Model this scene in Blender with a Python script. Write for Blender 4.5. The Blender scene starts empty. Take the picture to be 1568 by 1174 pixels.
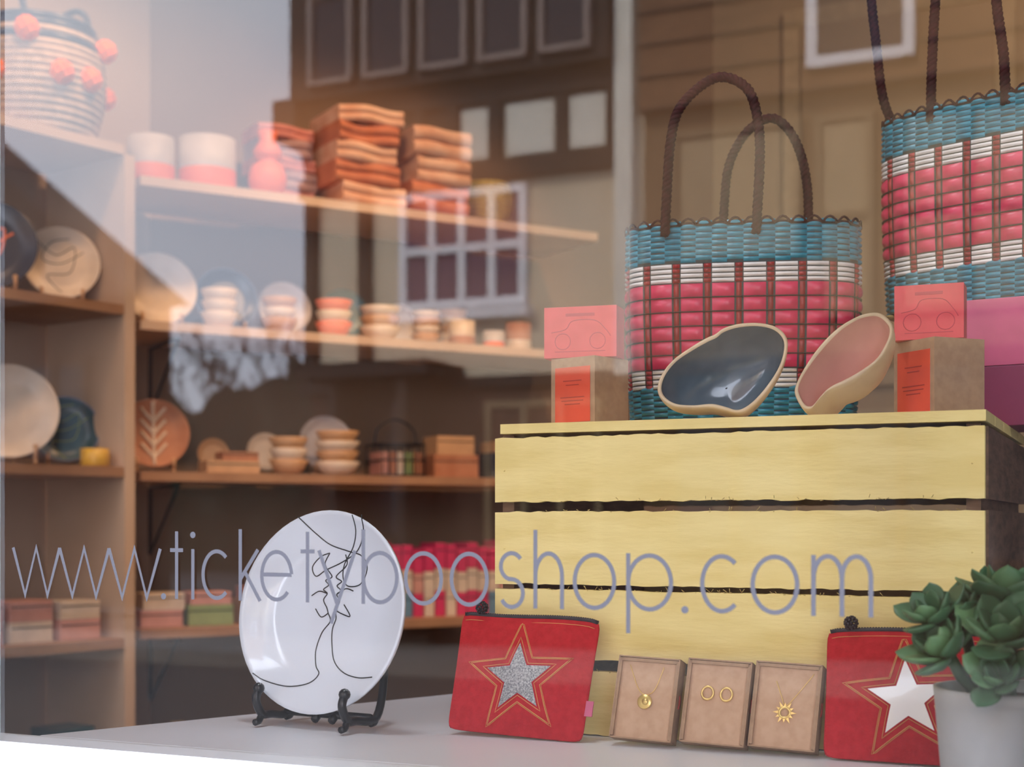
import bpy, bmesh, math, random
from mathutils import Vector, Matrix, Euler
random.seed(7)
scene=bpy.context.scene
scene.view_settings.view_transform='Standard'
try: scene.view_settings.look='None'
except Exception: pass
ZC=1.05   # eye height; everything below is authored relative to it
def rad(d): return math.radians(d)
# ---------------------------------------------------------------- materials
MATS={}
def mat(name,col,rough=.6,col2=None,scale=20,bump=0,bscale=60,metal=0,spec=.5,stretch=None,coat=0,sheen=0,emis=None,contrast=(.35,.65)):
    if name in MATS: return MATS[name]
    m=bpy.data.materials.new(name); m.use_nodes=True
    nt=m.node_tree; b=nt.nodes['Principled BSDF']
    b.inputs['Base Color'].default_value=(*col,1); b.inputs['Roughness'].default_value=rough
    b.inputs['Metallic'].default_value=metal
    if 'Specular IOR Level' in b.inputs: b.inputs['Specular IOR Level'].default_value=spec
    if coat: b.inputs['Coat Weight'].default_value=coat
    tc=nt.nodes.new('ShaderNodeTexCoord'); mp=nt.nodes.new('ShaderNodeMapping')
    nt.links.new(tc.outputs['Object'],mp.inputs['Vector'])
    if stretch: mp.inputs['Scale'].default_value=stretch
    if col2 is None: col2=tuple(c*.85 for c in col)
    n=nt.nodes.new('ShaderNodeTexNoise'); n.inputs['Scale'].default_value=scale; n.inputs['Detail'].default_value=5
    nt.links.new(mp.outputs[0],n.inputs['Vector'])
    r=nt.nodes.new('ShaderNodeValToRGB')
    r.color_ramp.elements[0].position=contrast[0]; r.color_ramp.elements[1].position=contrast[1]
    r.color_ramp.elements[0].color=(*col2,1); r.color_ramp.elements[1].color=(*col,1)
    nt.links.new(n.outputs['Fac'],r.inputs['Fac']); nt.links.new(r.outputs['Color'],b.inputs['Base Color'])
    if bump:
        n2=nt.nodes.new('ShaderNodeTexNoise'); n2.inputs['Scale'].default_value=bscale; n2.inputs['Detail'].default_value=4
        nt.links.new(mp.outputs[0],n2.inputs['Vector'])
        bp=nt.nodes.new('ShaderNodeBump'); bp.inputs['Strength'].default_value=bump; bp.inputs['Distance'].default_value=.002
        nt.links.new(n2.outputs['Fac'],bp.inputs['Height']); nt.links.new(bp.outputs[0],b.inputs['Normal'])
    MATS[name]=m; return m
def glassmat(name,refl,tint=(1,1,1)):
    m=bpy.data.materials.new(name); m.use_nodes=True; nt=m.node_tree; nt.nodes.clear()
    o=nt.nodes.new('ShaderNodeOutputMaterial'); mx=nt.nodes.new('ShaderNodeMixShader')
    t=nt.nodes.new('ShaderNodeBsdfTransparent'); g=nt.nodes.new('ShaderNodeBsdfGlossy')
    t.inputs[0].default_value=(*tint,1); g.inputs['Roughness'].default_value=0.0; g.inputs[0].default_value=(1,1,1,1)
    lw=nt.nodes.new('ShaderNodeFresnel'); lw.inputs['IOR'].default_value=1.5
    ml=nt.nodes.new('ShaderNodeMath'); ml.operation='MULTIPLY'; ml.inputs[1].default_value=refl
    nt.links.new(lw.outputs[0],ml.inputs[0]); nt.links.new(ml.outputs[0],mx.inputs[0])
    nt.links.new(t.outputs[0],mx.inputs[1]); nt.links.new(g.outputs[0],mx.inputs[2]); nt.links.new(mx.outputs[0],o.inputs[0])
    return m
GLASS=glassmat('window_glass',1.05)
# ---------------------------------------------------------------- mesh builder
class MB:
    def __init__(s): s.v=[];s.f=[];s.fm=[];s.fs=[];s.mats=[]
    def mi(s,m):
        if m not in s.mats: s.mats.append(m)
        return s.mats.index(m)
    def add(s,vs,fs,m,smooth=False,M=None):
        o=len(s.v); i=s.mi(m)
        for p in vs:
            p=Vector(p)
            if M is not None: p=M@p
            s.v.append(p)
        for f in fs: s.f.append([o+k for k in f]); s.fm.append(i); s.fs.append(smooth)
    def box(s,c,d,m,rot=None,M=None):
        R=Euler(rot).to_matrix() if rot else Matrix.Identity(3)
        vs=[Vector(c)+R@Vector((x*d[0]/2,y*d[1]/2,z*d[2]/2)) for x in(-1,1) for y in(-1,1) for z in(-1,1)]
        s.add(vs,[(0,1,3,2),(4,6,7,5),(0,4,5,1),(2,3,7,6),(0,2,6,4),(1,5,7,3)],m,False,M)
    def bb(s,x0,x1,y0,y1,z0,z1,m): s.box(((x0+x1)/2,(y0+y1)/2,(z0+z1)/2),(abs(x1-x0),abs(y1-y0),abs(z1-z0)),m)
    def prism(s,poly,z0,z1,m):
        n=len(poly); vs=[(x,y,z0) for x,y in poly]+[(x,y,z1) for x,y in poly]
        s.add(vs,[tuple(range(n))[::-1],tuple(range(n,2*n))]+[(i,(i+1)%n,n+(i+1)%n,n+i) for i in range(n)],m)
    def grid(s,fn,nu,nv,m,cu=False,cv=False,smooth=True,M=None):
        U=nu if cu else nu+1; V=nv if cv else nv+1
        vs=[fn(i/nu,j/nv) for i in range(U) for j in range(V)]
        fs=[]
        for i in range(nu):
            for j in range(nv):
                a=i%U;b=(i+1)%U;c=j%V;d=(j+1)%V
                fs.append((a*V+c,b*V+c,b*V+d,a*V+d))
        s.add(vs,fs,m,smooth,M)
    def lathe(s,prof,m,seg=40,M=None,c=(0,0,0)):
        n=len(prof)-1
        def fn(u,v):
            r,z=prof[int(round(v*n))]; a=u*2*math.pi
            return (c[0]+r*math.cos(a),c[1]+r*math.sin(a),c[2]+z)
        s.grid(fn,seg,n,m,cu=True,M=M)
    def tube(s,pts,r,m,seg=7,closed=False,M=None,flat=1.0):
        pts=[Vector(p) for p in pts]; n=len(pts)
        T=[]
        for i in range(n):
            a=pts[(i-1)%n] if closed or i>0 else pts[i]; b=pts[(i+1)%n] if closed or i<n-1 else pts[i]
            d=(b-a); T.append(d.normalized() if d.length>1e-9 else Vector((0,0,1)))
        up=Vector((0,0,1)) if abs(T[0].z)<.9 else Vector((1,0,0))
        N=(up-T[0]*up.dot(T[0])).normalized(); vs=[]
        for i in range(n):
            N=N-T[i]*N.dot(T[i]); N=N.normalized() if N.length>1e-6 else T[i].orthogonal().normalized()
            B=T[i].cross(N); rr=r[i] if isinstance(r,(list,tuple)) else r
            for k in range(seg):
                a=2*math.pi*k/seg; vs.append(pts[i]+N*math.cos(a)*rr+B*math.sin(a)*rr*flat)
        fs=[]
        for i in range(n if closed else n-1):
            for k in range(seg):
                a=i*seg;b=((i+1)%n)*seg;fs.append((a+k,a+(k+1)%seg,b+(k+1)%seg,b+k))
        if not closed: fs+= [tuple(range(seg))[::-1],tuple((n-1)*seg+k for k in range(seg))]
        s.add(vs,fs,m,True,M)
    def sphere(s,c,r,m,seg=12,M=None,sc=(1,1,1)):
        def fn(u,v):
            a=u*2*math.pi;b=(v-.5)*math.pi*.998
            return (c[0]+r*sc[0]*math.cos(b)*math.cos(a),c[1]+r*sc[1]*math.cos(b)*math.sin(a),c[2]+r*sc[2]*math.sin(b))
        s.grid(fn,seg,max(6,seg//2),m,cu=True,M=M)
    def build(s,name,loc=(0,0,0),rot=(0,0,0),bevel=0,nonrm=False):
        me=bpy.data.meshes.new(name); me.from_pydata([tuple(p) for p in s.v],[],s.f)
        for m in s.mats: me.materials.append(m)
        for p,i,sm in zip(me.polygons,s.fm,s.fs): p.material_index=i; p.use_smooth=sm
        if not nonrm:
            bm=bmesh.new(); bm.from_mesh(me); bmesh.ops.recalc_face_normals(bm,faces=bm.faces); bm.to_mesh(me); bm.free()
        ob=bpy.data.objects.new(name,me); scene.collection.objects.link(ob)
        ob.location=loc; ob.rotation_euler=rot
        if bevel:
            b=ob.modifiers.new('bevel','BEVEL'); b.width=bevel; b.segments=2; b.limit_method='ANGLE'; b.angle_limit=rad(50)
        return ob
def cat(pts,n=8,closed=False):
    P=[Vector(p) for p in pts]; out=[]; L=len(P)
    for i in range(L if closed else L-1):
        g=lambda k: P[k%L] if closed else P[max(0,min(L-1,k))]
        a,b,c,d=g(i-1),g(i),g(i+1),g(i+2)
        for k in range(n):
            t=k/n; out.append(.5*((2*b)+(c-a)*t+(2*a-5*b+4*c-d)*t*t+(3*b-a-3*c+d)*t**3))
    if not closed: out.append(P[-1])
    return out
def rope(mb,pts,R,m,strands=3,pitch=.016,M=None):
    pts=[Vector(p) for p in pts]
    L=[0]
    for i in range(1,len(pts)): L.append(L[-1]+(pts[i]-pts[i-1]).length)
    tot=L[-1]; n=int(tot/(pitch/9)); out=[];j=0
    for k in range(n+1):
        d=tot*k/n
        while j<len(L)-2 and L[j+1]<d: j+=1
        t=(d-L[j])/max(1e-9,L[j+1]-L[j]); out.append(pts[j].lerp(pts[j+1],min(1,t)))
    N=None; fr=[]
    for i,p in enumerate(out):
        T=(out[min(i+1,n)]-out[max(i-1,0)]).normalized()
        if N is None: N=T.orthogonal().normalized()
        N=(N-T*N.dot(T)).normalized(); fr.append((p,N.copy(),T.cross(N)))
    for s in range(strands):
        q=[]
        for i,(p,a,b) in enumerate(fr):
            an=2*math.pi*(s/strands+tot*i/n/pitch); q.append(p+a*math.cos(an)*R*.5+b*math.sin(an)*R*.5)
        mb.tube(q,R*.62,m,seg=6,M=M)

# ---------------------------------------------------------------- palette
YEL=mat('yellow_painted_wood',(.95,.78,.33),.7,(.86,.68,.25),11,.25,60,stretch=(1,1,5))
BRN=mat('raw_brown_wood',(.22,.13,.08),.7,(.12,.07,.04),20,.3,60,stretch=(1,1,6))
WHT=mat('white_window_paint',(.85,.87,.9),.35,(.8,.82,.85),3)
SHELFW=mat('pale_display_board',(.86,.88,.94),.35,(.82,.84,.9),4)
KRAFT=mat('kraft_card',(.44,.28,.165),.75,(.38,.23,.135),120,.1,200)
KRAFTL=mat('kraft_card_insert',(.62,.40,.255),.75,(.56,.35,.215),120,.1,200)
CORAL=mat('coral_card',(.74,.08,.10),.55,(.68,.07,.085),60)
CORALD=mat('coral_card_emboss',(.56,.05,.08),.5)
ORANGE=mat('orange_label',(.80,.10,.045),.55)
INK=mat('label_ink',(.45,.05,.03),.6)
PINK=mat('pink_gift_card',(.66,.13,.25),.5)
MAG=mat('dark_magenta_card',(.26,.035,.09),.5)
TEAL=mat('teal_strand',(.02,.26,.36),.35,(.012,.18,.26),90)
BPINK=mat('pink_strand',(.70,.032,.115),.35,(.56,.022,.085),60)
BWHITE=mat('white_strand',(.82,.79,.75),.4)
BRED=mat('crimson_strand',(.38,.018,.022),.4,(.23,.012,.017),90)
BDARK=mat('dark_green_strand',(.010,.020,.020),.5)
MAROON=mat('maroon_braid',(.05,.008,.010),.75,(.025,.005,.006),200,.3,300,spec=.15)
STRAW=mat('straw_weave',(.6,.45,.16),.6,(.4,.28,.08),150,.5,200)
FELT=mat('red_felt',(.54,.026,.035),.9,(.46,.02,.027),150,.4,500,spec=.1)
ZIP=mat('black_zip',(.02,.02,.03),.5,bump=.4,bscale=600)
GLIT=mat('silver_glitter',(.62,.62,.62),.35,(.2,.2,.22),700,.6,900,metal=.6)
FOIL=mat('silver_foil',(1,1,1),.35,(.95,.95,.97),40,metal=0,coat=.6)
GOLDT=mat('gold_thread',(.8,.38,.12),.5)
GOLD=mat('gold_metal',(1,.72,.26),.32,metal=.55)
CERW=mat('white_porcelain',(.80,.85,.93),.12,(.78,.83,.91),4,coat=.5)
BLK=mat('black_lacquer',(.012,.012,.014),.3)
CREAMC=mat('cream_stoneware',(.78,.62,.40),.45,(.68,.52,.32),40)
SLATE=mat('slate_glaze',(.14,.18,.205),.18,(.11,.145,.17),30,coat=.6)
BLUSH=mat('blush_glaze',(.80,.45,.36),.18,(.74,.40,.32),30,coat=.6)
LEAF=mat('succulent_leaf',(.075,.19,.09),.45,(.045,.12,.06),25)
LEAF2=mat('succulent_leaf_tip',(.15,.31,.14),.45,(.08,.19,.09),25)
CONC=mat('grey_concrete_pot',(.50,.51,.51),.7,(.45,.46,.46),30,.2,120)
VINYL=mat('grey_vinyl_lettering',(.085,.083,.098),.7,(.08,.078,.092),5,spec=.3)
SOIL=mat('potting_soil',(.04,.025,.015),.9,bump=.6)
# ---------------------------------------------------------------- room shell
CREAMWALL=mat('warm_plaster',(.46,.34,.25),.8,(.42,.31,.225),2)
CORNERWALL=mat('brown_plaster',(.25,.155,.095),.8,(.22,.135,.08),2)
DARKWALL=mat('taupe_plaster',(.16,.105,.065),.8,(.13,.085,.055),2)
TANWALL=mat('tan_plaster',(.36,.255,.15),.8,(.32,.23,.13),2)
def wall(name,p,q,z0,z1,m,th=.12):
    p=Vector(p);q=Vector(q);d=(q-p);n=Vector((-d.y,d.x)).normalized()
    mb=MB(); P=[p,q,q+n*th,p+n*th]; c=(p+q)/2
    mb.prism([(v.x-c.x,v.y-c.y) for v in P][::-1],z0,z1,m); return mb.build(name,(c.x,c.y,0))
FL,CE=-1.05,1.95
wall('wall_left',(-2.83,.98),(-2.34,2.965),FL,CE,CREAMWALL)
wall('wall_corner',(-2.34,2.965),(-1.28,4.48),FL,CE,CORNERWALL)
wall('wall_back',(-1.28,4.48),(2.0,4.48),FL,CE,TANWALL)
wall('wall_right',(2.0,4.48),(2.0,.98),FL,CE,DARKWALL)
mb=MB(); WF=mat('shopfront_paint',(.75,.77,.8),.5)
mb.bb(-2.9,2.1,.93,1.05,FL,-.27,WF); mb.bb(-2.9,2.1,.93,1.05,1.55,CE,WF); mb.build('wall_front')
mb=MB(); mb.bb(-3.1,2.2,1.05,4.7,FL-.1,FL,mat('dark_floorboards',(.12,.07,.04),.5,(.07,.04,.025),6,stretch=(1,8,1))); mb.build('floor')
mb=MB(); mb.bb(-3.1,2.2,.9,4.7,CE,CE+.15,mat('ceiling_plaster',(.55,.5,.45),.8)); mb.build('ceiling')
mb=MB(); PSC=mat('tan_panel_trim',(.42,.31,.18),.7)
for x0,x1 in((-1.05,-.35),(-.28,.42),(.49,1.19)):
    for z0,z1 in((-.9,.35),(.42,1.62)):
        mb.bb(x0,x1,4.462,4.478,z0,z1,PSC); mb.bb(x0+.06,x1-.06,4.452,4.461,z0+.06,z1-.06,TANWALL)
mb.build('trim_1',bevel=.004)
# window (three lights, painted frame, glass)
mb=MB()
mb.bb(-2.9,2.1,.965,1.04,-.27,-.2,WHT); mb.bb(-2.9,2.1,.955,1.03,1.5,1.56,WHT)
SX0,SX1=-.9590,-.0720
for x0,x1 in((SX0-.036,SX0),(SX1,SX1+.036),(-2.86,-2.82),(1.96,2.0)): mb.bb(x0,x1,.994,1.0005,-.2,1.5,WHT)
for x0,x1 in((-2.82,SX0-.036),(SX0,SX1),(SX1+.036,1.96)):
    mb.add([(x0,1.0,-.2),(x1,1.0,-.2),(x1,1.0,1.5),(x0,1.0,1.5)],[(0,1,2,3)],GLASS)
mb.build('window_1',nonrm=True)
# display platform
mb=MB(); mb.prism([(-.953,1.041),(.9,1.041),(.9,1.78),(-.603,1.78)],-.235,-.2,SHELFW)
mb.prism([(-.85,1.09),(.85,1.09),(.85,1.72),(-.58,1.72)],FL,-.235,DARKWALL)
mb.build('display_platform',bevel=.002)
# ---------------------------------------------------------------- lettering on glass
XH=.0429;ASC=.060;DES=-.0165;SW=.0033
mb=MB(); YG=.9985; cnt=[0]
def stroke(pts,w=SW,closed=False):
    P=[Vector((p[0],p[1])) for p in pts]; n=len(P); cnt[0]+=1; y=YG-.00001*cnt[0]
    Lp=[];Rp=[]
    for i in range(n):
        a=P[(i-1)%n] if (closed or i>0) else None; b=P[(i+1)%n] if (closed or i<n-1) else None
        d1=(P[i]-a).normalized() if a is not None else None; d2=(b-P[i]).normalized() if b is not None else None
        if d1 is None:d1=d2
        if d2 is None:d2=d1
        n1=Vector((-d1.y,d1.x));n2=Vector((-d2.y,d2.x)); nn=(n1+n2).normalized(); k=w/2/max(.45,nn.dot(n1))
        Lp.append(P[i]+nn*k);Rp.append(P[i]-nn*k)
    vs=[(p.x,y,p.y) for p in Lp]+[(p.x,y,p.y) for p in Rp]
    mb.add(vs,[(i,(i+1)%n,n+(i+1)%n,n+i) for i in range(n if closed else n-1)],VINYL)
def arc(cx,cz,rx,rz,a0,a1,n=28): return [(cx+rx*math.cos(rad(a0+(a1-a0)*k/n)),cz+rz*math.sin(rad(a0+(a1-a0)*k/n))) for k in range(n+1)]
def dot(x,z,r=.0028):
    cnt[0]+=1; mb.add([(x+r*math.cos(k*.524),YG-.00001*cnt[0],z+r*math.sin(k*.524)) for k in range(12)],[tuple(range(12))],VINYL)
def letter(ch,x0,x1):
    w=x1-x0; h=XH; B=-.0655
    S=lambda pts,c=False: stroke([(x0+p[0],B+p[1]) for p in pts],closed=c)
    s=SW/2; ell=lambda: S(arc(w/2,h/2,w/2-s,h/2-s,0,360,36)[:-1],True)
    if ch=='w': S([(0,h),(w*.26,0),(w*.5,h),(w*.74,0),(w,h)])
    elif ch=='.': dot(x0+w/2,B+.002)
    elif ch=='t': S([(w*.5,0),(w*.5,.058)]); S([(0,h-.001),(w,h-.001)])
    elif ch=='i': S([(w/2,0),(w/2,h)]); dot(x0+w/2,B+.055)
    elif ch=='c': S(arc(w*.56,h/2,w*.56-s,h/2-s,48,312))
    elif ch=='k': S([(s,0),(s,ASC)]); S([(w*.9,h),(s,h*.42)]); S([(w*.3,h*.56),(w,0)])
    elif ch=='e': S([(s,h*.52),(w-s,h*.52)]); S(arc(w/2,h/2,w/2-s,h/2-s,4,318))
    elif ch=='y': S([(0,h),(w*.5,0)]); S([(w,h),(w*.34,DES)])
    elif ch=='b': S([(s,0),(s,ASC)]); ell()
    elif ch=='o': ell()
    elif ch=='s': S(arc(w/2,h*.745,w*.42,h*.235,35,270,16)[:-1]+arc(w/2,h*.265,w*.44,h*.25,90,-150,16))
    elif ch=='h': S([(s,0),(s,ASC)]); S([(s,h*.55)]+arc(w/2,h*.58,w/2-s,h*.4,180,0,18)+[(w-s,0)])
    elif ch=='p': S([(s,h),(s,DES)]); ell()
    elif ch=='m':
        S([(s,0),(s,h)]); q=w/2
        S(arc(q/2+s/2,h*.62,q/2-s/2,h*.36,180,0,14)+[(q,0)]); S(arc(q*1.5-s/2,h*.62,q/2-s/2,h*.36,180,0,14)+[(w-s,0)])
for ch,a,b in [('w',-.9418,-.8879),('w',-.8879,-.8325),('w',-.8325,-.7771),('.',-.7762,-.7710),('t',-.7666,-.7530),('i',-.7458,-.7398),
    ('c',-.7339,-.7058),('k',-.6960,-.6745),('e',-.6745,-.6420),('t',-.6350,-.6215),('y',-.6173,-.5834),('b',-.5773,-.5433),('o',-.5386,-.5037),
    ('o',-.4980,-.4641),('s',-.4556,-.4340),('h',-.4266,-.4014),('o',-.3944,-.3595),('p',-.3518,-.3154),('.',-.3095,-.3035),('c',-.2951,-.2661),
    ('o',-.2579,-.2226),('m',-.2144,-.1714)]: letter(ch,a,b)
mb.build('window_lettering',nonrm=True)
# ---------------------------------------------------------------- wooden crate
CT=.0948
mb=MB(); X0,X1,Y0,Y1=-.5745,-.1228,1.25,1.66
random.seed(3)
def slat(x0,x1,z0,z1,y,th=.009,m=YEL):
    n=60
    e0=[random.uniform(-.0009,.0009) for _ in range(n+1)]; e1=[random.uniform(-.0007,.0007) for _ in range(n+1)]
    vs=[]
    for i in range(n+1):
        x=x0+(x1-x0)*i/n
        vs+=[(x,y,z0+e0[i]),(x,y,z1+e1[i]),(x,y+th,z1+e1[i]),(x,y+th,z0+e0[i])]
    fs=[]
    for i in range(n):
        a=i*4;b=a+4
        for k in range(4): fs.append((a+k,a+(k+1)%4,b+(k+1)%4,b+k))
    fs+=[(0,1,2,3),(n*4+3,n*4+2,n*4+1,n*4)]
    mb.add(vs,fs,m)
SL=((.020,.0815),(-.0585,.0105),(-.1290,-.0635),(-.1990,-.1400))
for z0,z1 in SL:
    slat(X0,X1,z0,z1,Y0); slat(X0,X1,z0,z1,Y1-.009)
mb.bb(X0+.004,X0+.016,Y0+.0095,Y1-.0095,-.1990,.084,BRN); mb.bb(X1-.016,X1-.004,Y0+.0095,Y1-.0095,-.1990,.084,BRN)
for z0,z1 in SL: mb.bb(X1-.004,X1+.002,Y0+.0095,Y1-.0095,z0,z1,BRN)
k=5; dd=(Y1-Y0+.002)/k
for i in range(k): mb.bb(X0+.006,X1+.001,Y0-.001+i*dd,Y0-.004+(i+1)*dd,.0855,CT,YEL)
for i in range(k): mb.bb(X0+.02,X1-.02,Y0+.012+i*(dd-.005),Y0+.008+(i+1)*(dd-.005),-.1990,-.191,YEL)
for z in(.05,-.025,-.095,-.17):
    for x in(X0+.01,X1-.01):
        mb.lathe([(0,-.0002),(.0008,-.0002),(.0008,.001),(0,.001)],YEL,8,M=Matrix.Translation((x,Y0-.0002,z))@Matrix.Rotation(rad(90),4,'X'))
mb.build('wooden_crate')
mb=MB()
for i in range(160):
    z=random.choice([-.0635,-.0635,.0105,-.140,-.140,.020]); x=random.uniform(X0+.05,X1-.02)
    mb.tube([(x,Y0+.001,z),(x+random.uniform(-.004,.004),Y0-.001,z+random.uniform(-.001,.0048))],.00035,STRAW,4)
fr=mb.build('frayed_splinters'); fr.parent=bpy.data.objects['wooden_crate']
# ---------------------------------------------------------------- woven baskets
def basket(name,loc,rz,handles,W=.245,D=.125,H=.213):
    mb=MB(); n=3.4; raw=[]
    for k in range(720):
        a=2*math.pi*k/720; c,s_=math.cos(a),math.sin(a)
        raw.append(Vector((W/2*math.copysign(abs(c)**(2/n),c),D/2*math.copysign(abs(s_)**(2/n),s_))))
    L=[0]
    for k in range(720): L.append(L[-1]+(raw[(k+1)%720]-raw[k]).length)
    per=L[-1]
    import bisect
    def P(s):
        s=s%per; k=min(719,bisect.bisect_right(L,s)-1); t=(s-L[k])/max(1e-9,L[k+1]-L[k])
        return raw[k].lerp(raw[(k+1)%720],t)
    def PN(s,z,off):
        p=P(s); d=(P(s+.003)-P(s-.003)).normalized(); nn=Vector((d.y,-d.x))
        k=.955+.045*min(1,z/H) + .02*math.sin(math.pi*z/H)
        return (p.x*k+nn.x*off,p.y*k+nn.y*off,z)
    N=int(round(per/.0322)); pit=per/N; wide=pit*.735
    rows=[('t',.006)]*7+[('w',.0052)]*4+[('p',.0150)]*6+[('w',.0052)]*4+[('t',.006)]*7
    tot=sum(r[1] for r in rows); sc=H/tot; z=0
    mb.grid(lambda u,v:PN(u*per,v*H,-.0006),160,6,BDARK,cu=True)
    mb.grid(lambda u,v:PN(u*per,v*H,-.0022),160,6,BRED,cu=True)
    def tile(s0,s1,z0,z1,b,m,nu=5,nv=4):
        mb.grid(lambda u,v:PN(s0+(s1-s0)*u,z0+(z1-z0)*v,-.0004+b*(math.sin(math.pi*u)**.55)*(math.sin(math.pi*v)**.6) if 0<u<1 and 0<v<1 else -.0004),nu,nv,m)
    cm={'t':TEAL,'w':BWHITE,'p':BPINK}
    for ri,(ty,h) in enumerate(rows):
        h*=sc
        for c in range(N):
            s0=c*pit; jit=random.uniform(-.0004,.0004)
            g=.0009 if ty!='p' else .0008
            if ty=='t':
                hw=pit/2
                tile(s0+.0003,s0+hw-.0003,z+g+jit*.5,z+h-g*.4+jit*.5,.0028,TEAL)
                tile(s0+hw-.0003,s0+pit+.0003,z+h*.5+.0004,z+h*1.5-.0004,.0032,TEAL,4,3)
                continue
            tile(s0+.0005,s0+wide-.0005,z+g+jit*.5,z+h-g*.4+jit*.5,.0026 if ty!='p' else .0034,cm[ty])
            if ty=='w':
                tile(s0+wide+.0006,s0+pit-.0006,z+.0004,z+h-.0004,.0032,BRED,4,3)
            else:
                tile(s0+wide+.0016,s0+pit-.0016,z+.0003,z+h-.0003,.0022,BRED,4,4)
        if ty=='p':
            mb.grid(lambda u,v,z=z:PN(u*per,z-.0006+.0012*v,.0022*math.sin(math.pi*max(.001,min(.999,v)))+.0002),200,3,BDARK,cu=True)
        z+=h
    for c in range(N*2):
        s0=c*pit/2; q=[]
        for k in range(7):
            t=k/6; q.append(PN(s0+t*pit/2,H-.002+.0068*math.sin(math.pi*t),.0012))
        mb.tube(q,.0013,MAROON,5)
    mb.tube([PN(per*k/120,H-.0008,0) for k in range(120)],.0018,MAROON,6,closed=True)
    bn=120; vs=[PN(per*k/bn,0.0006,0) for k in range(bn)]
    mb.add(vs+[(0,0,.0006)],[(k,(k+1)%bn,bn) for k in range(bn)],STRAW)
    for i in range(9):
        for j in range(18):
            x=-W*.44+W*.88*(j+.5)/18; y=-D*.42+D*.84*(i+.5)/9
            mb.sphere((x,y,.0006),.0058,STRAW,8,sc=(1.15 if (i+j)%2 else .8,.8 if (i+j)%2 else 1.15,.3))
    for hd,y in handles:
        pts=cat([(a,y+dy,H-.012+b) for a,b,dy in hd],8); rope(mb,pts,.0050,MAROON)
    return mb.build(name,loc,(0,0,rad(rz)))
fh=[(-.080,0,0),(-.079,.03,0),(-.074,.10,0),(-.062,.137,.004),(-.028,.165,.012),(.002,.155,.012),(.014,.125,.008),(.017,.08,0),(.013,0,0)]
rh=[(-.020,0,0),(-.018,.06,0),(-.012,.105,0),(.008,.138,-.006),(.036,.150,-.008),(.060,.125,-.004),(.073,.075,0),(.074,0,0)]
basket('woven_basket',(-.396,1.497,CT+.0025),16,[(fh,-.063),(rh,.063)])
f2=[(-.045,0,0),(-.044,.05,0),(-.040,.12,0),(-.034,.18,.003),(-.012,.25,.006),(.010,.25,.006),(.020,.18,.003),(.029,.10,0),(.036,.05,0),(.038,0,0)]
r2=[(-.117,0,0),(-.126,.04,-.035),(-.128,.10,-.05),(-.130,.19,-.06),(-.11,.26,-.06),(-.06,.28,-.05),(.04,.27,-.02),(.085,.20,0),(.095,.1,0),(.095,0,0)]
basket('woven_basket',(-.143,1.597,.2245),-21,[(f2,-.062),(r2,.02)])
# ---------------------------------------------------------------- boxes on crate
def carton(name,loc,rz,w,d,h,m,label=None,emboss=False):
    mb=MB(); mb.box((0,0,h/2),(w,d,h),m)
    if label:
        mb.box((0,-d/2-.0003,h*.46),(w*.80,.0006,h*.80),ORANGE)
        for z,ww in((.66,.42),(.60,.3),(.42,.55),(.37,.5),(.32,.35)): mb.box((0,-d/2-.0007,h*z),(w*ww,.0003,.0010),INK)
    if emboss:
        for cx in(-.24,.24):
            mb.tube([(w*cx+.008*math.cos(k*.3927),-d/2-.0000,h*.32+.008*math.sin(k*.3927)) for k in range(16)],.0005,CORALD,5,closed=True)
        mb.tube(cat([(-w*.4,-d/2,h*.5),(-w*.2,-d/2,h*.56),(-w*.1,-d/2,h*.72),(w*.2,-d/2,h*.72),(w*.35,-d/2,h*.54),(w*.42,-d/2,h*.4)],5),.0005,CORALD,5)
        mb.box((0,-d/2-.0001,h*.84),(w*.4,.0004,.003),CORALD); mb.box((0,-d/2-.0001,h*.12),(w*.7,.0004,.0008),CORALD)
    return mb.build(name,loc,(0,0,rad(rz)),bevel=.0008)
carton('kraft_soap_box',(-.509,1.335,CT+.0005),-17,.055,.055,.068,KRAFT,label=True)
carton('coral_soap_carton',(-.514,1.333,CT+.0690),7,.074,.035,.0505,CORAL,emboss=True)
carton('kraft_soap_box',(-.176,1.374,CT+.0005),-43,.0575,.0575,.0735,KRAFT,label=True)
carton('coral_soap_carton',(-.183,1.372,CT+.0745),2,.062,.034,.0505,CORAL,emboss=True)
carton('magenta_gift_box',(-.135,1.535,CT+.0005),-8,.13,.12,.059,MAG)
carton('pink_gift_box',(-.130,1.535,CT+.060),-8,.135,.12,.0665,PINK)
# ---------------------------------------------------------------- ceramic bowls
def bowl(name,out,cpx,sc,off,loc,inner,base=.42):
    o=cat([((u-cpx[0])*sc,0,(cpx[1]-v)*sc) for u,v in out],5,closed=True); n=len(o)
    c=sum(o,Vector())/n; off=Vector(off); mb=MB(); K=12
    def ring(s,q,ex=0): return [c+(p-c)*s+(p-c).normalized()*ex+off*q for p in o]
    rings=[]
    for k in range(K,-1,-1):
        ph=math.pi/2*k/K; rings.append(ring(max(.02,math.cos(ph)**.7),.86*math.sin(ph)))
    ni=len(rings)
    rings.append(ring(1,-.03,.0016))
    for k in range(0,K+1):
        ph=math.pi/2*.86*k/K; rings.append(ring(math.cos(ph)**.65,math.sin(ph)*1.0+.0,.0036))
    rings.append(ring(.02,.98))
    def strip(a,b,m):
        vs=[p for r in rings[a:b+1] for p in r]; fs=[]
        for i in range(b-a):
            for k in range(n): fs.append((i*n+k,i*n+(k+1)%n,(i+1)*n+(k+1)%n,(i+1)*n+k))
        mb.add(vs,fs,m,True)
    strip(0,ni-1,inner); strip(ni-1,len(rings)-1,CREAMC)
    return mb.build(name,loc,(0,0,rad(24)))
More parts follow.
